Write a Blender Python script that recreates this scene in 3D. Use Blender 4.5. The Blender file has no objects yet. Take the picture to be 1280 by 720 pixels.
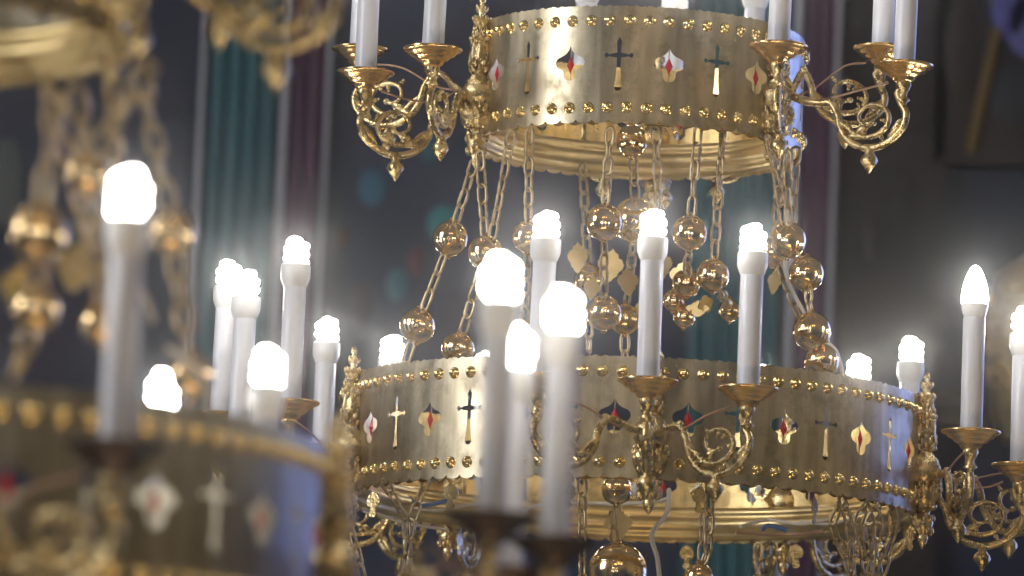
import bpy, math, random
from math import sin, cos, pi, radians, sqrt, atan2
from mathutils import Vector, Matrix
from mathutils.geometry import delaunay_2d_cdt

random.seed(7)
S = bpy.context.scene
COL = S.collection

# ------------------------------------------------------------------ camera
F = 7111.0                       # focal length in pixels of the 1280 px wide photograph
PITCH, ROLL = radians(8.4), 0.040
CAM = Vector((0, 0, 1.7))
fw = Vector((0, cos(PITCH), sin(PITCH)))
r0 = Vector((1, 0, 0)); u0 = Vector((0, -sin(PITCH), cos(PITCH)))
rt = r0 * cos(ROLL) + u0 * sin(ROLL)
up = u0 * cos(ROLL) - r0 * sin(ROLL)
cd = bpy.data.cameras.new('camera'); cam = bpy.data.objects.new('camera', cd); COL.objects.link(cam)
M = Matrix.Identity(4)
for i in range(3):
    M[i][0] = rt[i]; M[i][1] = up[i]; M[i][2] = -fw[i]; M[i][3] = CAM[i]
cam.matrix_world = M
cd.sensor_width = 36; cd.lens = 36 * F / 1280; cd.clip_end = 200; cd.clip_start = 0.1
cd.dof.use_dof = True; cd.dof.focus_distance = 6.95; cd.dof.aperture_fstop = 6.2; cd.dof.aperture_blades = 0
S.camera = cam
S.view_settings.view_transform = 'Standard'; S.view_settings.look = 'None'
S.view_settings.exposure = 0.12; S.view_settings.gamma = 1
S.render.engine = 'CYCLES'
S.cycles.use_denoising = True
S.cycles.max_bounces = 8; S.cycles.glossy_bounces = 5; S.cycles.sample_clamp_indirect = 6
S.cycles.caustics_reflective = False; S.cycles.caustics_refractive = False

def at(px, py, Y):
    """the point of the line of sight through a pixel that stands Y metres into the hall"""
    d = fw + rt * ((px - 640) / F) + up * ((360 - py) / F)
    return CAM + d * (Y / d.y)

# ------------------------------------------------------------------ world (dim church interior) and lamps
W = bpy.data.worlds.new('World'); S.world = W; W.use_nodes = True
nt = W.node_tree; nt.nodes.clear()
wo = nt.nodes.new('ShaderNodeOutputWorld'); bg = nt.nodes.new('ShaderNodeBackground')
tc = nt.nodes.new('ShaderNodeTexCoord'); nz = nt.nodes.new('ShaderNodeTexNoise'); cr = nt.nodes.new('ShaderNodeValToRGB')
nz.inputs['Scale'].default_value = 1.6; nz.inputs['Detail'].default_value = 1.5
e = cr.color_ramp.elements
e[0].position = 0.34; e[0].color = (0.026, 0.034, 0.060, 1)
e[1].position = 0.70; e[1].color = (0.42, 0.33, 0.20, 1)
m1 = cr.color_ramp.elements.new(0.46); m1.color = (0.09, 0.115, 0.17, 1)
m2 = cr.color_ramp.elements.new(0.57); m2.color = (0.24, 0.22, 0.18, 1)
nt.links.new(tc.outputs['Generated'], nz.inputs['Vector']); nt.links.new(nz.outputs['Fac'], cr.inputs['Fac'])
sx = nt.nodes.new('ShaderNodeSeparateXYZ'); mr_ = nt.nodes.new('ShaderNodeMapRange'); mx = nt.nodes.new('ShaderNodeMix'); mx.data_type = 'RGBA'
mr_.inputs[1].default_value = 0.1; mr_.inputs[2].default_value = 0.9; mr_.inputs[4].default_value = 0.75
nt.links.new(tc.outputs['Generated'], sx.inputs[0]); nt.links.new(sx.outputs[2], mr_.inputs[0]); nt.links.new(mr_.outputs[0], mx.inputs[0])
nt.links.new(cr.outputs['Color'], mx.inputs[6]); mx.inputs[7].default_value = (0.27, 0.24, 0.21, 1)      # vault lit by the lamps
nt.links.new(mx.outputs[2], bg.inputs['Color']); nt.links.new(bg.outputs[0], wo.inputs[0])
bg.inputs['Strength'].default_value = 0.62

def lamp(kind, name, loc, energy, color, size=0.2, target=None, sy=None):
    l = bpy.data.lights.new(name, kind); o = bpy.data.objects.new(name, l); COL.objects.link(o)
    o.location = loc; l.energy = energy; l.color = color
    if kind == 'AREA':
        l.size = size
        if sy: l.shape = 'RECTANGLE'; l.size_y = sy
        o.rotation_euler = (Vector(target) - Vector(loc)).to_track_quat('-Z', 'Y').to_euler()
    else:
        l.shadow_soft_size = size
    return o
T = (0, 7, 2.7)
lamp('AREA', 'window_light', (-5.2, 4.2, 4.4), 165, (0.93, 0.95, 1.0), 1.6, T, 2.4)
bl = lamp('AREA', 'blue_window_light', (3.4, 9.9, 3.3), 17, (0.22, 0.34, 1.0), 2.2, T, 2.8); bl.data.spread = 1.5
for i, (x, y, z) in enumerate([(-1.3, 3.2, -1.2), (-0.8, 2.6, -1.0), (-0.35, 3.0, -1.3), (0.15, 2.7, -1.1), (0.6, 3.1, -1.2),
                               (1.1, 2.5, -1.0), (1.6, 3.3, -1.3), (0.3, 1.2, 5.4), (-0.9, 0.8, 5.2), (1.5, 1.0, 5.5)]):
    lamp('POINT', 'warm_hall_lamp', (x, y, z), 26, (1.0, 0.70, 0.36), 0.17)

# ------------------------------------------------------------------ materials
def new_mat(name):
    m = bpy.data.materials.new(name); m.use_nodes = True
    return m, m.node_tree, m.node_tree.nodes['Principled BSDF']
def metal(name, c1, c2, rough=(0.15, 0.3), scale=40, stretch=(1, 1, 1), bump=0.0, bscale=300, dents=0):
    m, t, b = new_mat(name)
    co = t.nodes.new('ShaderNodeTexCoord'); mp = t.nodes.new('ShaderNodeMapping'); mp.inputs['Scale'].default_value = stretch
    n = t.nodes.new('ShaderNodeTexNoise'); n.inputs['Scale'].default_value = scale; n.inputs['Detail'].default_value = 5
    t.links.new(co.outputs['Object'], mp.inputs[0]); t.links.new(mp.outputs[0], n.inputs['Vector'])
    r = t.nodes.new('ShaderNodeValToRGB'); r.color_ramp.elements[0].position = .35; r.color_ramp.elements[1].position = .65
    r.color_ramp.elements[0].color = (*c1, 1); r.color_ramp.elements[1].color = (*c2, 1)
    t.links.new(n.outputs['Fac'], r.inputs[0]); t.links.new(r.outputs[0], b.inputs['Base Color'])
    b.inputs['Metallic'].default_value = 1
    mr = t.nodes.new('ShaderNodeMapRange'); mr.inputs[1].default_value = .3; mr.inputs[2].default_value = .7
    mr.inputs[3].default_value = rough[0]; mr.inputs[4].default_value = rough[1]
    t.links.new(n.outputs['Fac'], mr.inputs[0]); t.links.new(mr.outputs[0], b.inputs['Roughness'])
    if bump:
        n2 = t.nodes.new('ShaderNodeTexNoise'); n2.inputs['Scale'].default_value = bscale; n2.inputs['Detail'].default_value = 3
        t.links.new(mp.outputs[0], n2.inputs['Vector'])
        bp = t.nodes.new('ShaderNodeBump'); bp.inputs['Strength'].default_value = bump; bp.inputs['Distance'].default_value = .002
        t.links.new(n2.outputs['Fac'], bp.inputs['Height']); t.links.new(bp.outputs[0], b.inputs['Normal'])
        if dents:
            n3 = t.nodes.new('ShaderNodeTexNoise'); n3.inputs['Scale'].default_value = 13; n3.inputs['Detail'].default_value = 2
            b3 = t.nodes.new('ShaderNodeBump'); b3.inputs['Strength'].default_value = dents; b3.inputs['Distance'].default_value = .02
            t.links.new(co.outputs['Object'], n3.inputs['Vector']); t.links.new(n3.outputs['Fac'], b3.inputs['Height']); t.links.new(b3.outputs[0], bp.inputs['Normal'])
            # tarnish: duller, browner freckles and smears
            n4 = t.nodes.new('ShaderNodeTexNoise'); n4.inputs['Scale'].default_value = 34; n4.inputs['Detail'].default_value = 8; n4.inputs['Roughness'].default_value = .7
            t.links.new(co.outputs['Object'], n4.inputs['Vector'])
            r4 = t.nodes.new('ShaderNodeMapRange'); r4.inputs[1].default_value = .50; r4.inputs[2].default_value = .66; r4.inputs[4].default_value = .55
            t.links.new(n4.outputs['Fac'], r4.inputs[0])
            mx = t.nodes.new('ShaderNodeMix'); mx.data_type = 'RGBA'; t.links.new(r4.outputs[0], mx.inputs[0]); t.links.new(r.outputs[0], mx.inputs[6])
            mx.inputs[7].default_value = (.20, .16, .10, 1); t.links.new(mx.outputs[2], b.inputs['Base Color'])
            ad = t.nodes.new('ShaderNodeMath'); ad.operation = 'MULTIPLY_ADD'; ad.inputs[1].default_value = .22
            t.links.new(r4.outputs[0], ad.inputs[0]); t.links.new(mr.outputs[0], ad.inputs[2]); t.links.new(ad.outputs[0], b.inputs['Roughness'])
    return m
def plain(name, c, rough=.5, metallic=0, emit=None, strength=0, spec=.5):
    m, t, b = new_mat(name)
    b.inputs['Base Color'].default_value = (*c, 1); b.inputs['Roughness'].default_value = rough; b.inputs['Metallic'].default_value = metallic
    b.inputs['Specular IOR Level'].default_value = spec
    if emit: b.inputs['Emission Color'].default_value = (*emit, 1); b.inputs['Emission Strength'].default_value = strength
    return m
def mottled(name, cols, scale=3, rough=.7, stretch=(1, 1, 1), detail=4):
    m, t, b = new_mat(name)
    co = t.nodes.new('ShaderNodeTexCoord'); mp = t.nodes.new('ShaderNodeMapping'); mp.inputs['Scale'].default_value = stretch
    n = t.nodes.new('ShaderNodeTexNoise'); n.inputs['Scale'].default_value = scale; n.inputs['Detail'].default_value = detail
    t.links.new(co.outputs['Object'], mp.inputs[0]); t.links.new(mp.outputs[0], n.inputs['Vector'])
    r = t.nodes.new('ShaderNodeValToRGB'); el = r.color_ramp.elements
    while len(el) < len(cols): el.new(.5)
    for i, c in enumerate(cols):
        el[i].position = .3 + .4 * i / (len(cols) - 1); el[i].color = (*c, 1)
    t.links.new(n.outputs['Fac'], r.inputs[0]); t.links.new(r.outputs[0], b.inputs['Base Color'])
    b.inputs['Roughness'].default_value = rough
    return m

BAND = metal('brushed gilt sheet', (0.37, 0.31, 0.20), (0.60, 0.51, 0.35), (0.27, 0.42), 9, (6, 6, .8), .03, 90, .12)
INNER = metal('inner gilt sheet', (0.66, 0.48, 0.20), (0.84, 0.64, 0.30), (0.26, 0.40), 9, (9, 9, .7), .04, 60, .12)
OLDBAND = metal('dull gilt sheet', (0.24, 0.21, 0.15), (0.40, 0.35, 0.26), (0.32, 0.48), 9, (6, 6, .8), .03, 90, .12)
SHADECUP = metal('shade-darkened bronze', (0.05, 0.038, 0.034), (0.09, 0.065, 0.055), (0.35, 0.5), 60)  # cup metal darkened: shade on the foreground cups put into the colour
STUD = metal('bright brass stud', (0.92, 0.70, 0.30), (0.80, 0.60, 0.25), (0.10, 0.16), 80)
CAST = metal('cast gilt brass', (0.38, 0.28, 0.13), (0.76, 0.59, 0.30), (0.18, 0.36), 70, (1, 1, 1), .5, 260)
RIMM = metal('pale brass moulding', (0.58, 0.44, 0.20), (0.78, 0.60, 0.30), (0.30, 0.46), 30)
CUP = metal('coppery gilt', (0.80, 0.50, 0.20), (0.92, 0.66, 0.32), (0.15, 0.30), 60)
BALL = metal('polished bronze ball', (0.74, 0.53, 0.27), (0.84, 0.62, 0.34), (0.10, 0.15), 12)
CHAIN = metal('brass chain', (0.34, 0.26, 0.15), (0.60, 0.47, 0.27), (0.28, 0.42), 90)
TUBE = mottled('candle sleeve', [(.72, .72, .77), (.82, .82, .86)], 30, .32, (1, 1, .2))
COLLAR = plain('white plastic', (.80, .79, .77), .35)
GLOW = plain('lit lamp glass', (.9, .9, .9), .3, emit=(1.0, 0.955, 0.87), strength=34)
RED = plain('red glass', (.55, .012, .03), .1, spec=.8)
CLEAR = plain('pale glass', (.75, .78, .82), .08, spec=.9)
CABLE = plain('pale cable', (.62, .55, .45), .45)
BLUEC = plain('blue cable', (.06, .14, .38), .45)
COPPER = plain('brown wire', (.42, .24, .14), .4)

# ------------------------------------------------------------------ mesh builder
class MB:
    def __init__(s): s.v = []; s.f = []; s.m = []; s.mi = 0
    def quadstrip(s, rings, closed_u=True, closed_v=False):
        b = len(s.v); n = len(rings[0])
        for r in rings: s.v.extend(r)
        R = len(rings)
        for i in range(R if closed_v else R - 1):
            for j in range(n if closed_u else n - 1):
                a = b + i * n + j; c = b + i * n + (j + 1) % n
                d = b + ((i + 1) % R) * n + (j + 1) % n; g = b + ((i + 1) % R) * n + j
                s.f.append((a, c, d, g)); s.m.append(s.mi)
    def cap(s, ring, flip=False):
        b = len(s.v); s.v.extend(ring); idx = list(range(b, b + len(ring)))
        s.f.append(tuple(idx[::-1] if flip else idx)); s.m.append(s.mi)
    def lathe(s, prof, c=(0, 0, 0), ax=(0, 0, 1), n=24, wob=None):
        c = Vector(c); z = Vector(ax).normalized()
        x = z.orthogonal().normalized() if abs(z.z) < .999 else Vector((1, 0, 0)); y = z.cross(x)
        rings = []
        for r, h in prof:
            rings.append([c + z * h + (x * cos(2 * pi * k / n) + y * sin(2 * pi * k / n)) * (r * (wob(2 * pi * k / n, h) if wob else 1)) for k in range(n)])
        s.quadstrip(rings)
    def sphere(s, c, r, n=16, sq=1, ax=(0, 0, 1)):
        h = n // 2
        s.lathe([(r * sin(pi * i / h) + 1e-6, -r * sq * cos(pi * i / h)) for i in range(h + 1)], c, ax, n)
    def tube(s, pts, r, n=8, closed=False, ends=True):
        pts = [Vector(p) for p in pts]; N = len(pts)
        if not callable(r): rr = lambda t, R=r: R
        else: rr = r
        tang = []
        for i in range(N):
            a = pts[(i - 1) % N] if (closed or i > 0) else pts[0]; b = pts[(i + 1) % N] if (closed or i < N - 1) else pts[-1]
            d = b - a; tang.append(d.normalized() if d.length > 1e-9 else Vector((0, 0, 1)))
        nrm = tang[0].orthogonal().normalized(); rings = []
        for i in range(N):
            nrm = nrm - tang[i] * nrm.dot(tang[i])
            nrm = nrm.normalized() if nrm.length > 1e-6 else tang[i].orthogonal().normalized()
            bn = tang[i].cross(nrm); R = rr(i / max(1, N - 1))
            rings.append([pts[i] + (nrm * cos(2 * pi * k / n) + bn * sin(2 * pi * k / n)) * R for k in range(n)])
        s.quadstrip(rings, True, closed)
        if not closed and ends: s.cap(rings[0], True); s.cap(rings[-1])
    def box(s, c, d):
        x, y, z = [q / 2 for q in d]; c = Vector(c)
        P = [c + Vector((i * x, j * y, k * z)) for i in (-1, 1) for j in (-1, 1) for k in (-1, 1)]
        for q in ((0, 1, 3, 2), (4, 6, 7, 5), (0, 4, 5, 1), (2, 3, 7, 6), (0, 2, 6, 4), (1, 5, 7, 3)):
            s.cap([P[i] for i in q])
    def build(s, name, mats, parent=None, smooth=True):
        me = bpy.data.meshes.new(name); me.from_pydata([tuple(v) for v in s.v], [], s.f)
        for m in (mats if isinstance(mats, (list, tuple)) else [mats]): me.materials.append(m)
        me.polygons.foreach_set('material_index', s.m)
        me.polygons.foreach_set('use_smooth', [smooth and len(f) <= 4 or False for f in s.f])
        me.update()
        o = bpy.data.objects.new(name, me); COL.objects.link(o)
        if parent: o.parent = parent
        return o
def tag(o, label=None, cat=None, group=None, kind=None):
    if label: o['label'] = label
    if cat: o['category'] = cat
    if group: o['group'] = group
    if kind: o['kind'] = kind
    return o
def spline(P, k=6):
    """Catmull-Rom through points"""
    P = [Vector(p) for p in P]; out = []
    for i in range(len(P) - 1):
        a = P[max(i - 1, 0)]; b = P[i]; c = P[i + 1]; d = P[min(i + 2, len(P) - 1)]
        for j in range(k):
            t = j / k
            out.append(.5 * ((2 * b) + (c - a) * t + (2 * a - 5 * b + 4 * c - d) * t * t + (3 * b - a - 3 * c + d) * t ** 3))
    out.append(P[-1]); return out
mm = .001
GLOW_DENSITY = .0125

# ------------------------------------------------------------------ pierced band
def cross_outline():
    # long-footed cross with flared ends, mm
    q = [(0, 34), (3.2, 28), (2.6, 22), (2.4, 13.5), (9, 12.6), (12, 11.0), (16, 14.2), (18.5, 10.5), (16, 6.8), (12, 9.4), (9, 8.2), (2.6, 7.4),
         (2.6, -8), (3.4, -20), (4.4, -27), (4.4, -31), (2.6, -34)]
    return q + [(-x, z) for x, z in q[::-1] if x > .01]
def quatre_outline():
    p = [(0, 22), (1.8, 17.5), (4.6, 14), (8.2, 11.2)]
    p += [(11.5 + 8.0 * cos(t), 1.5 + 7.8 * sin(t)) for t in [1.3, .8, .35, 0, -.4, -.9, -1.5]]
    p += [(8.6, -8.6)]
    p += [(0 + 8.6 * cos(t), -13.0 + 8.2 * sin(t)) for t in [.25, -.2, -.65, -1.1, -1.57]]
    return p + [(-x, z) for x, z in p[::-1] if x > .01]
def inside(p, poly):
    x, y = p; c = False; j = len(poly) - 1
    for i in range(len(poly)):
        xi, yi = poly[i]; xj, yj = poly[j]
        if (yi > y) != (yj > y) and x < (xj - xi) * (y - yi) / (yj - yi) + xi: c = not c
        j = i
    return c
def dist_poly(p, poly):
    best = 1e9
    for i in range(len(poly)):
        a = Vector(poly[i]); b = Vector(poly[(i + 1) % len(poly)]); q = Vector(p); ab = b - a
        t = max(0, min(1, (q - a).dot(ab) / max(ab.length_squared, 1e-9))); best = min(best, (q - a - ab * t).length)
    return best
TOP, BOT = 71.0, -70.0
def cell_mesh(w, hole, nsc, gx=5.0):
    """one cell of the band unrolled: returns (points, tris, boundary edge loops)"""
    nx = nsc * 8
    xs = [-w / 2 + w * i / nx for i in range(nx + 1)]
    topf = lambda u: TOP + 2.2 * abs(sin(pi * (u + w / 2) / w * nsc * 1.5)) + 1.1 * sin(u * 1.9)* (1 - abs(2 * u / w) ** 6)
    botf = lambda u: BOT - 4.6 * sqrt(max(0, 1 - (2 * (((u + w / 2) / w * nsc) % 1.0) - 1) ** 2))
    top = [(x, topf(x)) for x in xs]; bot = [(x, botf(x)) for x in xs]
    zl = [60 - 6 * i for i in range(21)]
    left = [(-w / 2, z) for z in zl]; right = [(w / 2, z) for z in zl]
    outline = top + right + bot[::-1] + left[::-1]
    pts = list(outline); edges = [(i, (i + 1) % len(outline)) for i in range(len(outline))]
    if hole:
        b = len(pts); pts += hole; edges += [(b + i, b + (i + 1) % len(hole)) for i in range(len(hole))]
    ng = max(4, int(w / gx))
    for i in range(1, ng):
        x = -w / 2 + w * i / ng
        for z in zl:
            if hole and (inside((x, z), hole) or dist_poly((x, z), hole) < 1.6): continue
            pts.append((x, z))
    vo, eo, fo, *_ = delaunay_2d_cdt([Vector(p) for p in pts], edges, [], 0, 1e-4)
    tris = []
    for f in fo:
        c = sum((vo[i] for i in f), Vector((0, 0))) / len(f)
        if inside(c, outline) and not (hole and inside(c, hole)): tris.append(tuple(f))
    loops = [(top, False), (bot, True)] + ([(hole + [hole[0]], True)] if hole else [])
    return [tuple(v) for v in vo], tris, loops

def ring_pt(R, th, z): return Vector((R * sin(th), -R * cos(th), z))   # th = 0 faces the camera side

def make_band(parent, z0, R, nsec, cellang, th0, nstud, label):
    """R in mm; th0 = angle of the first post; nsec sections"""
    mb = MB(); jew = []
    sec = 2 * pi / nsec; gap = sec - 7 * cellang
    w = cellang * R
    cells = {k: cell_mesh(w, h, 3) for k, h in (('q', quatre_outline()), ('c', cross_outline()))}
    cells['g'] = cell_mesh(max(gap * R, 3), None, 1, 8) if gap > .01 else None
    def place(cell, thc):
        P, Tn, loops = cell
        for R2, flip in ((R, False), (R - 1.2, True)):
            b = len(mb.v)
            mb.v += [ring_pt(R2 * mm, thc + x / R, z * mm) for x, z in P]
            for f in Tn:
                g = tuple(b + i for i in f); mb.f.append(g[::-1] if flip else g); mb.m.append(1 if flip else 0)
        for L, fl in loops:
            mb.mi = 0
            A = [ring_pt(R * mm, thc + x / R, z * mm) for x, z in L]; B = [ring_pt((R - 1.2) * mm, thc + x / R, z * mm) for x, z in L]
            mb.quadstrip([B, A] if fl else [A, B], False)
    for s in range(nsec):
        a = th0 + s * sec
        if cells['g']: place(cells['g'], a)
        for k in range(7):
            thc = a + gap / 2 + (k + .5) * cellang; kind = 'qcqcqcq'[k]
            place(cells[kind], thc)
            if kind == 'q': jew.append(thc)
        mb.mi = 2
        for k in range(nstud):
            th = a + (k + .5) * sec / nstud
            for z in (54, -55):
                c = ring_pt(R * mm, th, z * mm); n = ring_pt(1, th, 0)
                mb.lathe([(7.4 * mm, 0), (7.0 * mm, .9 * mm), (6.0 * mm, 1.0 * mm), (5.7 * mm, 2.8 * mm), (4.4 * mm, 5.0 * mm), (2.4 * mm, 6.3 * mm), (1e-5, 6.7 * mm)], c, n, 16)
        mb.mi = 0
    o = mb.build('pierced_band', [BAND, INNER, STUD], parent); o.location = z0
    tag(o, label)
    for th in jew:
        j = MB(); c = ring_pt((R - 2) * mm, th, -1 * mm)
        n = ring_pt(1, th, 0); t = Vector((cos(th), sin(th), 0)); z = Vector((0, 0, 1))
        q = [c + z * 11 * mm, c + t * 5 * mm, c - z * 11 * mm, c - t * 5 * mm]
        fr, bk = c + n * 3 * mm, c - n * 3 * mm
        for i in range(4):
            j.cap([q[i], fr, q[(i + 1) % 4]]); j.cap([q[i], q[(i + 1) % 4], bk])
        jo = j.build('jewel', RED, o, False)
        k = MB()
        k.tube([c + z * 24 * mm - n * 1.5 * mm, c - z * 23 * mm - n * 1.5 * mm], .8 * mm, 6)
        k.build('jewel_wire', CHAIN, o)
    return o

def make_rim(parent, z0, R, teeth):
    mb = MB(); n = 120
    prof = [(R - 4, -44), (R - 10, -46), (R - 13, -50), (R - 13, -54), (R - 9, -57), (R - 16, -59), (R - 21, -64), (R - 22, -70), (R - 18, -75), (R - 12, -78), (R - 14, -81), (R - 10, -86), (R - 3, -88), (R + 2, -84), (R + 0, -78), (R - 4, -74)]
    rings = [[ring_pt(r * mm, 2 * pi * k / n, (z + 16) * mm) for k in range(n)] for r, z in prof]
    mb.quadstrip(rings[::-1])
    # serrated fringe under the moulding
    A = []; B = []
    N = teeth * 4
    for k in range(N + 1):
        th = 2 * pi * k / N; h = [0, 3.5, 5, 3.5][k % 4]
        A.append(ring_pt((R - 5) * mm, th, -68 * mm)); B.append(ring_pt((R - 4) * mm, th, (-71 - h) * mm))
    mb.quadstrip([A, B], False)
    A2 = [p + Vector((0, 0, 0)) for p in A]
    o = mb.build('rim_moulding', RIMM, parent); o.location = z0
    return o

def make_post(parent, base, th):
    """ornate cast upright; base = ring centre; local z in mm"""
    mb = MB(); c = Vector((0, 0, 0))
    prof = [(.1, 104), (3, 102), (5, 97), (3, 92), (6, 88), (8, 84), (4, 79), (7, 76), (9, 70), (8, 62), (11, 50), (14, 36), (15, 22), (12, 10), (9, 4), (12, 1),
            (19, -6), (24, -16), (24, -27), (19, -36), (17, -38), (23, -44), (24, -52), (19, -62), (12, -69), (8, -73), (12, -77), (15, -85), (12, -94), (6, -99), (8, -103), (6, -110), (2, -116), (.1, -118)]
    wob = lambda a, h: 1 + (.13 * sin(7 * a + h * .35 / mm * .001) * (1 if h > 0 else .8) + .07 * sin(13 * a + h * 900)) * (1 if (0.006 < h < .075 or -.066 < h < -.04) else .25)
    mb.lathe([(r * .88 * mm, z * mm) for r, z in prof[::-1]], c, (0, 0, 1), 28, wob)
    # chased leafwork: rows of overlapping bosses following the profile
    for za, zb, rows, ra, rb, per in ((8, 72, 11, 12.5, 9, 8), (-39, -64, 5, 22, 18, 13), (-80, -96, 2, 14, 11, 8), (86, 96, 1, 6, 4, 5)):
        for i in range(rows):
            t = i / max(1, rows - 1); z = za + (zb - za) * t; r = ra + (rb - ra) * t + 2.2 * sin(i * 1.3)
            for k in range(per):
                a = 2 * pi * (k + .5 * (i % 2)) / per
                d = Vector((cos(a), sin(a), 0)); p = d * r * .86 * mm + Vector((0, 0, z * mm))
                mb.lathe([(.0001, -5.5 * mm), (2.4 * mm, -3.5 * mm), (3.6 * mm, 0), (2.4 * mm, 3.5 * mm), (.0001, 6 * mm)], p, Vector((0, 0, 1)) + d * random.uniform(.1, .7), 7)
    o = mb.build('upright_post', CAST, parent); o.location = base
    return o

def arm_mesh(p0, cup):
    """scroll branch from post point p0 to the cup top point; both local Vectors"""
    mb = MB(); h = Vector((cup.x - p0.x, cup.y - p0.y, 0)); d = h.length / mm; h.normalize()
    O = Vector((cup.x, cup.y, cup.z)) - h * d * mm
    ZS = .80
    def P(s, z, off=0): return O + h * s * mm + Vector((0, 0, z * ZS * mm)) + h.cross(Vector((0, 0, 1))) * off * mm
    zp = (p0.z - cup.z) / mm / ZS
    r = 4.7
    main = [P(d, -20), P(d - 7, -34), P(d - 3, -50), P(d + 5, -68), P(d, -90), P(d - 20, -110), P(d - 46, -117), P(d - 72, -107), P(d - 88, -84), P(d - 94, -60), P(d - 104, -42)]
    if d > 125: main += [P(d - 118, -40), P((d - 118) * .55, (-46 + zp) / 2), P(8, zp)]
    else: main += [P((d - 104) * .5, (-42 + zp) / 2), P(4, zp)]
    mb.tube(spline(main, 6), r * mm, 10)
    # inner scroll growing out of the U
    sp = [P(d - 90, -74)]
    for i in range(17):
        a = 3.5 + i * .50; rr = 35 - i * 1.55
        sp.append(P(d - 46 + rr * cos(a) * 1.0, -70 + rr * sin(a) * .95))
    inner = spline(sp, 3)
    mb.tube(inner, lambda t: (4.0 - 1.8 * t) * mm, 8)
    mb.sphere(inner[-1], 4.2 * mm, 8)
    # buds and berries seated on the inner scroll
    for q, off, rr in ((8, 6, 3.8), (13, 6, 3.4), (18, 6, 3.2), (24, 6, 3.6), (28, 5.5, 3), (33, 5.5, 3.2)):
        if q < len(inner):
            cc = P(d - 46, -70); v = (inner[q] - cc).normalized()
            mb.sphere(inner[q] + v * off * mm * (1 if q % 2 else -1), rr * mm, 8); mb.sphere(inner[q] + v * (off + 4.5) * mm * (1 if q % 2 else -1), rr * .7 * mm, 8)
    for p_, q in ((P(d - 8, -36), 4.6), (P(d - 94, -60), 5), (P(d - 104, -38), 5), (P(d - 46, -119), 6), (P(d + 1, -36), 4)):
        mb.sphere(p_, q * mm, 8)
    # leaf hugging the U
    for s1, z1, s2, z2 in ((d - 84, -98, d - 58, -106), (d - 20, -104, d + 2, -80), (d-70,-96,d-48,-88)):
        mb.tube(spline([P(s1, z1), P((s1 + s2) / 2 + 2, (z1 + z2) / 2 + 6), P(s2, z2 + 6)], 4), lambda t: (1 + 4 * sin(pi * t)) * mm, 6)
    # drop finial
    c = P(d - 46, -120)
    mb.lathe([(5 * mm, 3 * mm), (7 * mm, -1 * mm), (5 * mm, -4 * mm), (9 * mm, -9 * mm), (10 * mm, -14 * mm), (7 * mm, -20 * mm), (3 * mm, -26 * mm), (.1 * mm, -30 * mm)][::-1], c, (0, 0, 1), 14, lambda a, hh: 1 + .16 * sin(6 * a + hh * 400))
    # baluster under the cup
    c = Vector((cup.x, cup.y, cup.z))
    mb.lathe([(x * mm, z * mm) for x, z in [(.1, -46), (4, -44), (5, -40), (9, -37), (5, -34), (4.6, -29), (7, -25), (10, -19), (9, -15)]], c, (0, 0, 1), 16)
    # thin supply wire
    mb.mi = 1
    mb.tube(spline([c + Vector((0, 0, -14 * mm)) - h * 22 * mm, P(d * .6, -26), P(d * .3, zp * .5 - 22), P(12, zp + 4)], 5), 1.3 * mm, 6)
    return mb

def candle_set(parent, cup, lean=(0, 0), torpedo=False, mag=1.0):
    """drip cup, sleeve, collar and lamp standing on cup point"""
    mb = MB()
    prof = [(.1, -22), (9, -21.5), (13, -19), (14.5, -15.5), (15.5, -14.5), (20, -13), (22, -10), (23, -9.2), (27.5, -7.6), (29.5, -4.6), (31, -3.8), (35.5, -1.8), (36.8, .4), (35.5, 1.6), (29, 0), (20, -1), (.1, -1)]
    c = MB(); c.lathe([(r * mm, z * mm) for r, z in prof], (0, 0, 0), (0, 0, 1), 40); 
    cup_o = c.build('drip_cup', CUP, parent); cup_o.location = cup
    ax = Vector((lean[0], lean[1], 1)).normalized()
    t = MB(); L = 139 + random.uniform(-4, 4)
    t.lathe([(13.6 * mm, -1 * mm), (13.6 * mm, L * .5 * mm), (13.6 * mm, L * mm), (12.6 * mm, (L + 1) * mm), (.1 * mm, (L + 1) * mm)], (0, 0, 0), ax, 28)
    cand = t.build('candle', TUBE, parent); cand.location = cup
    g = MB(); k = MB(); top = L - 2
    if torpedo:
        k.lathe([(x * mm, (top + z) * mm) for x, z in [(9, 0), (12, 2), (14.5, 8), (16.5, 17), (16.6, 19), (.1, 19)]], (0, 0, 0), ax, 28)
        g.lathe([(x * mm, (top + z) * mm) for x, z in [(16.2, 19.2), (16.8, 26), (16.0, 35), (13.4, 46), (9.4, 57), (4.5, 65), (.1, 67)]], (0, 0, 0), ax, 28)
    else:
        k.lathe([(x * mm, (top + z) * mm) for x, z in [(12.8, 0), (13.8, 1), (16.4, 7), (18, 12), (18, 27), (17, 28.5), (.1, 28.5)]], (0, 0, 0), ax, 28)
        # spiral tube lamp: a glowing core wound with a helix
        y = Vector((0, 1, 0)).cross(ax).normalized(); x2 = ax.cross(y)
        hel = []; spin = random.uniform(0, 6.28)
        for i in range(64):
            q = i / 63; a = q * 2 * pi * 2.7 + spin; rr = 10.8 if q < .72 else 10.8 * sqrt(max(.05, 1 - ((q - .72) / .30) ** 2))
            hel.append(ax * (top + 31 + 27 * q) * mm + (y * cos(a) + x2 * sin(a)) * rr * mm)
        g.tube(hel, 5.3 * mm, 8)
        g.lathe([(12 * mm, (top + 28) * mm), (11 * mm, (top + 52) * mm), (6 * mm, (top + 61) * mm), (.1 * mm, (top + 63) * mm)], (0, 0, 0), ax, 12)
    k.build('collar', COLLAR, cand); g.build('bulb', GLOW, cand)
    return [cup_o, cand]

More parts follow.
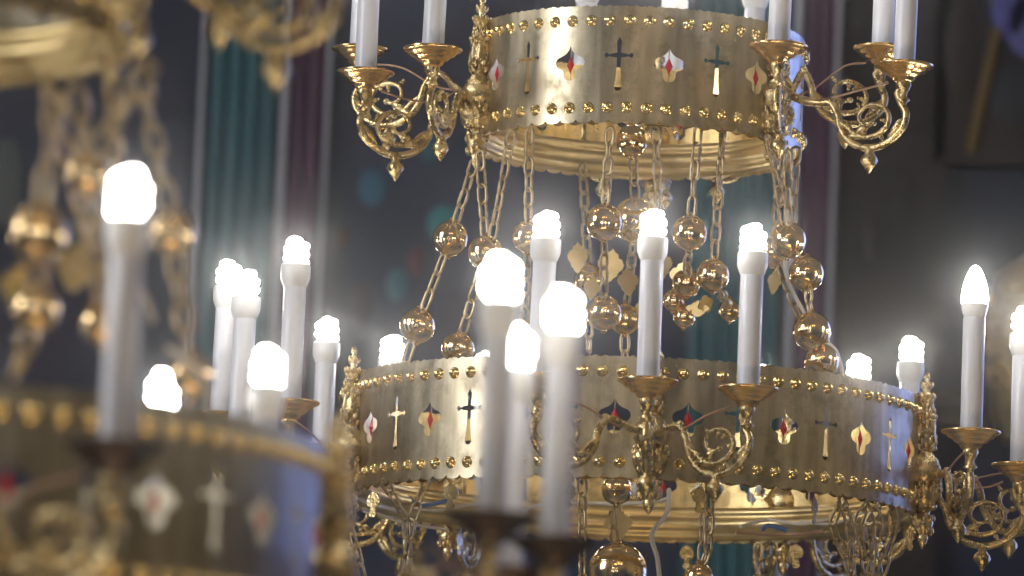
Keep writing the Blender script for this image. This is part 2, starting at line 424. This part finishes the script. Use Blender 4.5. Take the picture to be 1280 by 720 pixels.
def link_chain(parent, pts, name='chain', ln=27, wd=13, wr=2.0, mat=None):
    mb = MB(); pts = [Vector(p) for p in pts]; flip = 0
    pitch = (ln - 2 * wr * 1.6) * mm
    for a, b in zip(pts, pts[1:]):
        D = (b - a).length; n = max(1, round(D / pitch)); d = (b - a) / n; u = d.normalized()
        s1 = u.cross(Vector((0.25, 1, 0.1))).normalized(); s2 = u.cross(s1)
        for i in range(n):
            c = a + d * (i + .5); ang = (flip % 2) * pi / 2 + .45 + random.uniform(-.35, .35); flip += 1
            s = s1 * cos(ang) + s2 * sin(ang); hl = (d.length / 2 + wr * 1.3 * mm) - wd * mm / 2; R = wd * mm / 2 - wr * mm * .5
            P = [c + u * hl + (u * sin(t) + s * cos(t)) * R for t in [0, pi / 4, pi / 2, 3 * pi / 4, pi]] + [c - u * hl - (u * sin(t) + s * cos(t)) * R for t in [0, pi / 4, pi / 2, 3 * pi / 4, pi]]
            mb.tube(P, wr * mm, 6, True)
    return mb.build(name, mat or CHAIN, parent)
def ball(parent, p, r, seam=True):
    mb = MB(); mb.sphere(p, r * mm, 40)
    mb.lathe([(r * .99 * mm, -.9 * mm), (r * 1.012 * mm, 0), (r * .99 * mm, .9 * mm)], p, (random.uniform(-.3, .3), random.uniform(-.3, .3), 1), 32)
    for s in (-1, 1):
        mb.lathe([(1e-5, (r + 4) * mm * 1), (3 * mm, (r + 3) * mm), (4 * mm, (r - .6) * mm)][::-1], p, (0, 0, s), 10)
    return mb.build('hanging_ball', BALL, parent)
def leaf_plate(parent, p, w, h, yaw, tilt=0, mat=None, key=False, name='pendant_plate'):
    """lobed flat pendant with thickness"""
    if key: o = [(0, .5), (.22, .42), (.42, .28), (.5, .08), (.38, -.06), (.16, -.10), (.18, -.26), (.28, -.36), (.18, -.47), (0, -.5)]
    else: o = [(0, .5), (.1, .4), (.22, .36), (.26, .24), (.38, .22), (.5, .06), (.46, -.06), (.34, -.16), (.30, -.28), (.2, -.34), (.12, -.44), (0, -.5)]
    o = o + [(-x, z) for x, z in o[::-1] if x > .01]
    R = Matrix.Rotation(yaw, 3, 'Z') @ Matrix.Rotation(tilt, 3, 'Y')
    A = [Vector(p) + R @ Vector((x * w * mm, -1.0 * mm, z * h * mm)) for x, z in o]; B = [Vector(p) + R @ Vector((x * w * mm, 1.0 * mm, z * h * mm)) for x, z in o]
    mb = MB(); mb.cap(A, True); mb.cap(B); mb.quadstrip([A, B])
    return mb.build(name, mat or CUP, parent, False)

# ------------------------------------------------------------------ the chandelier in focus
D0 = 7.10
LC = at(801, 521, D0 - .367) + Vector((0, .367, 0))      # centre of the lower ring
UC = at(803, 80, D0 - .21) + Vector((0, .21, 0))         # centre of the upper ring
root = bpy.data.objects.new('chandelier', None); COL.objects.link(root); root.location = LC
tag(root, 'sharp gilt two-tier chandelier with pierced crown rings, hanging balls and lit electric candles', 'chandelier', 'church chandeliers')
UP = UC - LC
def lp(px, py, Y): return at(px, py, Y) - LC            # pixel -> chandelier coordinates
Z0 = Vector((0, 0, 0))

make_band(root, Z0, 367, 5, radians(9.7), radians(2), 19, 'wide lower crown band pierced with crosses and quatrefoils')
make_band(root, UP, 210, 3, radians(17.1), radians(52), 18, 'narrow upper crown band pierced with crosses and quatrefoils')
make_rim(root, Z0, 362, 90); make_rim(root, UP, 205, 54)

def branch(tier, th, kind, px=None):
    """cup position: by tier geometry, height and small offsets taken from the photograph where the cup can be seen"""
    rho_s, w, rho_o = (495, 126, 520) if tier == 'L' else (315, 112, 390)
    th = radians(th); dr = ring_pt(1, th, 0); tg = Vector((cos(th), sin(th), 0))
    base = Z0 if tier == 'L' else UP
    if kind == 'o': p = base + dr * rho_o * mm
    else: p = base + dr * rho_s * mm + tg * w * mm * (1 if kind == 'a' else -1)
    if px:
        Y = LC.y + p.y
        p = lp(px[0], px[1], Y)
    else: p.z = base.z + (ZL if tier == 'L' else ZU)
    return p
ZL, ZU = 0.052, 0.040
CUPS = {}
ARM_BEND = {'74b': (.040, 0, .0), '74a': (.014, 0, -.017), '74o': (.050, 0, .021), '2a': (-.012, 0, -.004), '2o': (-.07, 0, 0), '146b': (.03, 0, 0), '146o': (.02, 0, 0)}
LOWER = [(2, 'b', (673, 471)), (2, 'a', (935, 486)), (2, 'o', (810, 476)),
         (74, 'b', (1214, 540)), (74, 'a', (1300, 572)), (74, 'o', (1276, 582)),
         (-70, 'a', (362, 503)), (-70, 'b', (275, 519)), (-70, 'o', (298, 536)),
         (146, 'b', (1131, 612)), (146, 'o', (1068, 632)), (146, 'a', (948, 640)),
         (-142, 'a', (402, 585)), (-142, 'o', (480, 606)), (-142, 'b', (600, 622))]
UPPER = [(52, 'b', (973, 58)), (52, 'a', (1103, 61)), (52, 'o', (1130, 82)),
         (-68, 'a', (541, 62)), (-68, 'b', (450, 62)), (-68, 'o', (457, 91)),
         (172, 'a', None), (172, 'b', None), (172, 'o', None)]
for tier, L in (('L', LOWER), ('U', UPPER)):
    R = 367 if tier == 'L' else 210; base = Z0 if tier == 'L' else UP
    done = set()
    for th, kind, px in L:
        dr = ring_pt(1, radians(th), 0)
        if th not in done:
            done.add(th); make_post(root, base + dr * (R + 7) * mm, th)
        if th == -68 or th == 52 or th == 172 or tier == 'L':
            if kind == 'a' and tier == 'U' and th == -68: pass
        cup = branch(tier, th, kind, px)
        # "a" is the clockwise side; near/far follows from the angle
        p0 = base + dr * (R + 22) * mm + Vector((0, 0, (-22 if tier == 'L' else -22) * mm))
        CUPS[(th, kind)] = cup; made = [arm_mesh(p0, cup - Vector((0, 0, 6 * mm))).build('scroll_arm', [CAST, COPPER], root)]
        made += candle_set(root, cup, (random.uniform(-.010, .022), random.uniform(-.015, .015)), torpedo=(px == (1214, 540)))
        for o in made: o['arm_key'] = '%d%s' % (th, kind)

# bodies between and below the rings
def hang(*segs):
    """segs: list of (px,py,Y[,r]) - balls where r is given, chains between"""
    prev = None; n0 = len(COL.objects)
    for sg in segs:
        p = lp(*sg[:3]); r = sg[3] if len(sg) > 3 else 0
        if prev is not None:
            q, qr = prev; u = (p - q).normalized()
            link_chain(root, [q + u * qr * mm, p - u * r * mm])
        if r: ball(root, p, r)
        prev = (p, r)
    if segs[0][1] < 300:
        for o in list(COL.objects)[n0:]: UPPER_HUNG.add(o.data.name)
UPPER_HUNG = set()
hang((594, 200, 7.02), (563, 298, 7.03, 22.5), (522, 407, 7.05, 22.5), (507, 452, 7.06))
hang((600, 190, 7.0), (607, 316, 6.98, 22), (573, 436, 7.0, 21), (560, 470, 7.0))
hang((640, 165, 6.94), (615, 298, 6.97))
hang((662, 160, 6.93), (660, 296, 6.93, 20), (655, 420, 7.0))
hang((728, 205, 7.2), (736, 350, 7.15, 19), (736, 440, 7.15))
hang((763, 160, 6.92), (755, 278, 6.92, 23), (755, 391, 6.98, 22))
hang((790, 140, 7.1), (790, 176, 7.1, 21), (795, 276, 7.15, 30), (781, 399, 7.1, 20), (781, 460, 7.1))
hang((820, 160, 6.93), (822, 240, 6.95), (824, 350, 7.0))
hang((873, 158, 6.92), (862, 291, 6.92, 22), (858, 354, 7.0, 18), (842, 376, 7.02, 14), (855, 396, 7.02, 14))
hang((904, 155, 6.93), (891, 344, 6.95, 21), (912, 388, 7.1, 14))
hang((960, 170, 6.93), (985, 300, 6.97, 23), (1008, 342, 6.95, 22), (1015, 414, 6.93, 24), (1027, 452, 6.95, 22), (1040, 480, 7.0))
hang((975, 185, 6.97), (968, 315, 7.05, 20), (1000, 398, 7.0))
hang((995, 185, 7.0), (990, 280, 7.0)); hang((985, 190, 6.93), (985, 280, 6.95))
# below the lower ring
hang((480, 600, 6.90), (508, 650, 6.9), (512, 740, 6.9)); hang((535, 592, 6.86), (515, 650, 6.88), (500, 740, 6.9))
hang((446, 600, 7.0), (438, 660, 7.0), (455, 730, 7.0)); hang((728, 598, 6.78), (728, 740, 6.78))
hang((888, 595, 6.8), (885, 690, 6.8), (873, 722, 6.8, 18)); hang((880, 640, 6.82), (878, 700, 6.82))
for x, x2, y in ((1045, 1062, 6.85), (1062, 1040, 6.9), (1092, 1072, 6.9), (1105, 1120, 6.96), (1118, 1085, 7.0), (1078, 1100, 6.88)):
    hang((x, 600, y), (x2, 655, y), ((x + 1085) / 2, 740, y + .02))
hang((765, 640, 6.85), (772, 715, 6.85, 36)); hang((948, 680, 7.3), (945, 740, 7.3))
hang((770, 560, 7.0), (771, 612, 7.0, 19), (772, 640, 7.0))
for a in ((763, 332, 7.1, 34, 44), (785, 352, 7.05, 30, 36), (722, 322, 7.1, 26, 40), (853, 345, 7.02, 36, 40), (872, 386, 7.0, 30, 20), (968, 352, 7.1, 18, 34), (828, 330, 7.1, 26, 40),
          (773, 655, 6.95, 36, 40), (740, 360, 7.12, 24, 30), (805, 385, 7.1, 24, 30)):
    leaf_plate(root, lp(*a[:3]), a[3], a[4], random.uniform(-.6, .6), random.uniform(-.15, .15), RIMM)
for a in ((872, 386, 7.01), (882, 380, 7.0)): leaf_plate(root, lp(*a), 22, 30, .8, 1.1, STUD)
HIGH_PLATES = {o.data.name for o in root.children if o.name.startswith('pendant_plate') and sum(v.co.z for v in o.data.vertices) > 0}
for k in range(14):
    th = radians(12 + k * 360 / 14)
    leaf_plate(root, ring_pt(.352, th, -.094), 20, 32, th + .5, 0, CAST, True)
# inner pendants seen through the lower ring: glass drop on a little plate
for k in range(6):
    th = radians(150 + k * 14); c = ring_pt(.352, th, -.006)
    leaf_plate(root, c + Vector((0, 0, 0)), 32, 30, th, 0, CAST)
    j = MB(); j.lathe([(.0001, -.009), (.005, 0), (.0001, .009)], c - ring_pt(.006, th, 0), (0, 0, 1), 6); j.build('glass_drop', CLEAR, root, False)
def cable(pts, r=2.4, mat=CABLE, name='cable'):
    mb = MB(); mb.tube(spline([lp(*p) for p in pts], 8), r * mm, 8); mb.build(name, mat, root)
cable([(836, 612, 6.98), (834, 640, 6.97), (815, 668, 6.95), (822, 700, 6.94), (826, 745, 6.94)], 3)
cable([(640, 640, 7.2), (700, 628, 7.25), (770, 630, 7.25), (830, 625, 7.1), (836, 612, 6.98)], 2.6)
cable([(446, 632, 7.2), (500, 652, 7.25), (560, 662, 7.3)], 2.2); cable([(472, 624, 7.3), (540, 638, 7.3), (600, 630, 7.3), (660, 640, 7.3)], 2.2)
cable([(512, 622, 7.3), (525, 632, 7.3), (560, 625, 7.3), (575, 612, 7.3)], 2.6, BLUEC); cable([(926, 658, 7.3), (960, 650, 7.35), (1000, 655, 7.3), (1040, 648, 7.3)], 2.4)
cable([(952, 662, 7.35), (962, 657, 7.35), (984, 663, 7.35)], 3.2, BLUEC); cable([(920, 666, 7.32), (980, 668, 7.35), (1030, 664, 7.3)], 2.4, COPPER)
cable([(980, 320, 7.05), (985, 352, 7.0), (1002, 385, 6.98), (1010, 400, 7.0)], 2.4); cable([(1022, 420, 7.0), (1045, 438, 6.98), (1054, 470, 6.98)], 2.2)
cable([(1080, 640, 7.2), (1040, 655, 7.3), (1000, 652, 7.35)], 2); cable([(590, 0, 6.98), (592, -60, 6.98)], 3, CAST, 'rod')

# ------------------------------------------------------------------ copies: the blurred chandelier in front, left
def copy_tree(o, parent=None):
    if o.data and o.data.name in UPPER_HUNG: return      # this one has other pendants between its rings
    c = o.copy(); COL.objects.link(c); c.parent = parent
    for ch in list(o.children): copy_tree(ch, c)
    return c
D2 = 4.4
PLAIN_CANDLE = next(o for o in root.children if o.name.startswith('candle') and o.get('arm_key') == '74o')
near = CUPS[(74, 'b')]
P2 = Vector((-.505, D2, at(612, 645, 4.256).z - near.z))
c2 = copy_tree(root); c2.location = P2; c2.rotation_euler = (0, 0, radians(15))
# this one's arms are bent a little differently
for ch in c2.children:
    k = ch.get('arm_key')
    if k in ARM_BEND:
        if k == '74b' and ch.name.startswith('candle'):      # an ordinary spiral lamp here, not the pointed one
            ch.data = PLAIN_CANDLE.data
            for sub in ch.children: sub.data = next(q for q in PLAIN_CANDLE.children if q.name.split('.')[0] == sub.name.split('.')[0]).data
        ch.location = Vector(ch.location) + Matrix.Rotation(radians(-15), 3, 'Z') @ Vector(ARM_BEND[k])
for o in COL.objects:
    if 'arm_key' in o: del o['arm_key']
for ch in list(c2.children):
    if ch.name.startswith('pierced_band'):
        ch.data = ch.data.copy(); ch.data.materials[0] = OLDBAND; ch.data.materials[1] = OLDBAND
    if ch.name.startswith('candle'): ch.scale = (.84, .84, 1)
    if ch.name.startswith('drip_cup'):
        ch.data = ch.data.copy(); ch.data.materials[0] = SHADECUP
    if ch.name.startswith('pendant_plate') and ch.data.name in HIGH_PLATES: bpy.data.objects.remove(ch)
inv = (Matrix.Translation(P2) @ Matrix.Rotation(radians(15), 4, 'Z')).inverted()
def fl(px, py, Y): return inv @ at(px, py, Y)
for seg in (((95, 110, 4.3), (110, 215, 4.35, 19), (128, 404, 4.4, 17)), ((70, 120, 4.2), (48, 291, 4.2, 22), (45, 386, 4.25, 18), (20, 470, 4.3)), ((175, 90, 4.4), (216, 290, 4.45, 19), (240, 470, 4.4, 18)), ((140, 100, 4.5), (150, 330, 4.6)), ((60, 110, 4.5), (120, 330, 4.6)), ((190, 80, 4.3), (120, 190, 4.3))):
    prev = None
    for sg in seg:
        p = fl(*sg[:3]); r = sg[3] if len(sg) > 3 else 0
        if prev:
            u = (p - prev[0]).normalized(); link_chain(c2, [prev[0] + u * prev[1] * mm, p - u * r * mm], ln=32, wd=16, wr=2.6)
        if r: ball(c2, p, r)
        prev = (p, r)
leaf_plate(c2, fl(95, 334, 4.4), 36, 40, .2, .15, RIMM); leaf_plate(c2, fl(22, 358, 4.3), 30, 34, -.2, .1, STUD)
c2['label'] = 'blurred gilt chandelier in the left foreground, cut by the left edge of the frame'

# ------------------------------------------------------------------ the wall of icons behind
YB = 12.0
def wp(px, py, Y=YB): return at(px, py, Y)
WALLM = mottled('dark painted wall', [(.006, .013, .034), (.013, .026, .066), (.034, .030, .060)], 2.2, .6)
DARKM = mottled('dark icon panel', [(.010, .010, .013), (.022, .019, .020), (.045, .030, .026)], 3.0, .6)
TEAL = mottled('teal shaft', [(.020, .125, .155), (.032, .17, .205)], 6, .55, (6, 1, .3))
PLUM = mottled('plum shaft', [(.075, .022, .070), (.11, .036, .10)], 6, .55, (6, 1, .3))
PALE = mottled('pale moulding', [(.45, .47, .56), (.60, .62, .70)], 5, .4, (4, 1, .4))
BROWN = mottled('brown timber', [(.030, .018, .010), (.060, .036, .018)], 5, .5, (1, 1, 6))
w = MB(); c = wp(640, 360, YB + .5)
w.box((c.x, YB + .5, c.z), (8, .1, 8)); tag(w.build('wall', WALLM, None, False), kind='structure')
def pilaster(px, label, parts):
    """parts: list of (pixel from, pixel to, depth proud, material, name) measured at mid height"""
    b = wp(px, 360); r = bpy.data.objects.new('pilaster', None); COL.objects.link(r); r.location = (b.x, YB + .35, b.z - 2)
    tag(r, label, 'pilaster', 'pilasters of the icon screen')
    for x0, x1, pr, mt, nm in parts:
        a = wp(x0, 360); d = wp(x1, 360); m = MB(); wd = d.x - a.x
        if nm == 'moulding':
            m.lathe([(wd / 2, 0), (wd / 2, 4)], ((a.x + d.x) / 2 - b.x, -pr, 0), (0, 0, 1), 14)
        elif nm == 'shaft_panel':
            n = max(2, round(wd / .035))
            m.box(((a.x + d.x) / 2 - b.x, .02, 2), (wd, .12, 4))
            for i in range(n): m.lathe([(wd / n * .5, 0), (wd / n * .5, 4)], (a.x - b.x + wd * (i + .5) / n, -.05, 0), (0, 0, 1), 10)
        m.build(nm, mt, r)
pilaster(300, 'teal and plum fluted pilaster between the two chandeliers, left of the lit candles',
         [(227, 234, .05, PALE, 'moulding'), (241, 328, .06, TEAL, 'shaft_panel'), (333, 343, .07, PALE, 'moulding'), (346, 385, .05, PLUM, 'shaft_panel'), (390, 396, .06, PALE, 'moulding')])
pilaster(960, 'teal and plum fluted pilaster behind the sharp chandelier, right of the hanging balls',
         [(868, 984, .06, TEAL, 'shaft_panel'), (990, 1001, .07, PALE, 'moulding'), (1006, 1041, .05, PLUM, 'shaft_panel'), (1044, 1051, .06, PALE, 'moulding')])
# icon panels with soft painted patches
def panel(px0, py0, px1, py1, label, spots, mat=DARKM):
    a = wp(px0, py0, YB + .4); b = wp(px1, py1, YB + .4); cx = (a.x + b.x) / 2; cz = (a.z + b.z) / 2
    r = bpy.data.objects.new('icon_panel', None); COL.objects.link(r); r.location = (cx, YB + .4, cz)
    tag(r, label, 'icon panel', 'painted icon panels')
    m = MB(); m.box((0, 0, 0), (abs(b.x - a.x), .05, abs(a.z - b.z))); m.build('board', mat, r, False)
    for (x, y, rx, ry, colr) in spots:
        p = wp(x, y, YB + .4); k = MB(); s = YB / F
        k.lathe([(.0001, .004), (.8, .004), (1, 0)][::-1], (0, 0, 0), (0, -1, 0), 20)
        o = k.build('painted_patch', plain('patch paint', colr, .6), r); o.location = (p.x - cx, -.027 , p.z - cz); o.scale = (rx * s, 1, ry * s)
panel(410, -60, 850, 760, 'dark navy icon panel with small teal and blue patches behind the upper left candle arms',
      [(465, 238, 17, 24, (.02, .16, .27)), (553, 282, 20, 24, (.01, .26, .29)), (496, 358, 14, 22, (.05, .20, .27)), (535, 185, 12, 20, (.02, .17, .22)), (430, 300, 10, 16, (.07, .03, .04)), (450, 380, 16, 30, (.05, .04, .07)), (610, 385, 20, 20, (.03, .05, .09)), (520, 330, 12, 20, (.10, .03, .05))],
      mottled('navy icon paint', [(.008, .020, .050), (.018, .042, .098), (.052, .036, .074)], 4, .6))
panel(1058, -60, 1165, 760, 'narrow near-black icon panel to the right of the plum pilaster', [(1090, 300, 12, 30, (.02, .014, .014)), (1130, 250, 16, 40, (.018, .014, .012))], DARKM)
panel(1172, -60, 1420, 215, 'dark brown icon with a blue cloud and a slanting gold staff at upper right',
      [(1262, 12, 26, 46, (.10, .11, .42)), (1290, 30, 40, 50, (.13, .14, .40)), (1262, 120, 30, 40, (.03, .035, .045)), (1200, 60, 22, 70, (.030, .022, .016))], DARKM)
st = MB(); a = wp(1246, 36, YB + .36); b = wp(1212, 190, YB + .36); st.tube([a, b], .012, 8)
o = st.build('staff', plain('dull gold paint', (.20, .13, .02), .5)); tag(o, 'slanting dull gold staff in front of the brown icon at upper right', 'staff')
panel(0, -60, 228, 760, 'dark blue-black icon panel behind the blurred chandelier at left', [(10, 230, 20, 60, (.08, .10, .10)), (130, 300, 40, 60, (.02, .022, .035))], WALLM)  # first patch puts the lamp glow at the left edge into paint colour
m = MB(); a = wp(1140, 522, YB + .3); b = wp(1420, 522 + 11, YB + .3)
m.box(((a.x + b.x) / 2, YB + .3, a.z), (b.x - a.x, .16, .045)); m.box(((a.x + b.x) / 2, YB + .26, a.z + .035), (b.x - a.x, .2, .02))
tag(m.build('cornice', BROWN, None, False), 'dark brown timber cornice running behind the right-hand candle arm', 'cornice')
# glittering beaded ornament at the right edge
m = MB(); c = wp(1296, 425, 10.4); rnd = random.Random(3)
for i in range(420):
    a = rnd.uniform(0, 2 * pi); h = rnd.uniform(-1, 1); R = .088 * sqrt(max(0, 1 - abs(h) ** 3)) + .004
    m.sphere(c + Vector((R * cos(a), R * sin(a), h * .15)), rnd.uniform(.005, .010), 8)
m.lathe([(.06, -.19), (.082, -.14), (.085, 0), (.08, .12), (.02, .16)], c, (0, 0, 1), 20)
o = m.build('beaded_ornament', RIMM); tag(o, 'out-of-focus pale gold beaded ornament behind the rightmost candles', 'ornament')
print('objects', len(bpy.data.objects), 'verts', sum(len(me.vertices) for me in bpy.data.meshes))

# ------------------------------------------------------------------ air volume added to imitate lens glow: strongly forward scattering, so lamps wear soft halos
m = bpy.data.materials.new('lens glow volume'); m.use_nodes = True; t = m.node_tree; t.nodes.clear()
mo = t.nodes.new('ShaderNodeOutputMaterial'); pv = t.nodes.new('ShaderNodeVolumePrincipled')
pv.inputs['Color'].default_value = (.97, .98, 1, 1); pv.inputs['Density'].default_value = GLOW_DENSITY; pv.inputs['Anisotropy'].default_value = .990
t.links.new(pv.outputs[0], mo.inputs['Volume'])
w = MB(); w.box((0, 6, 2), (13, 16, 11)); hz = w.build('glow_haze', m, None, False); tag(hz, kind='stuff')
S.cycles.volume_bounces = 2
print('objects', len(bpy.data.objects))
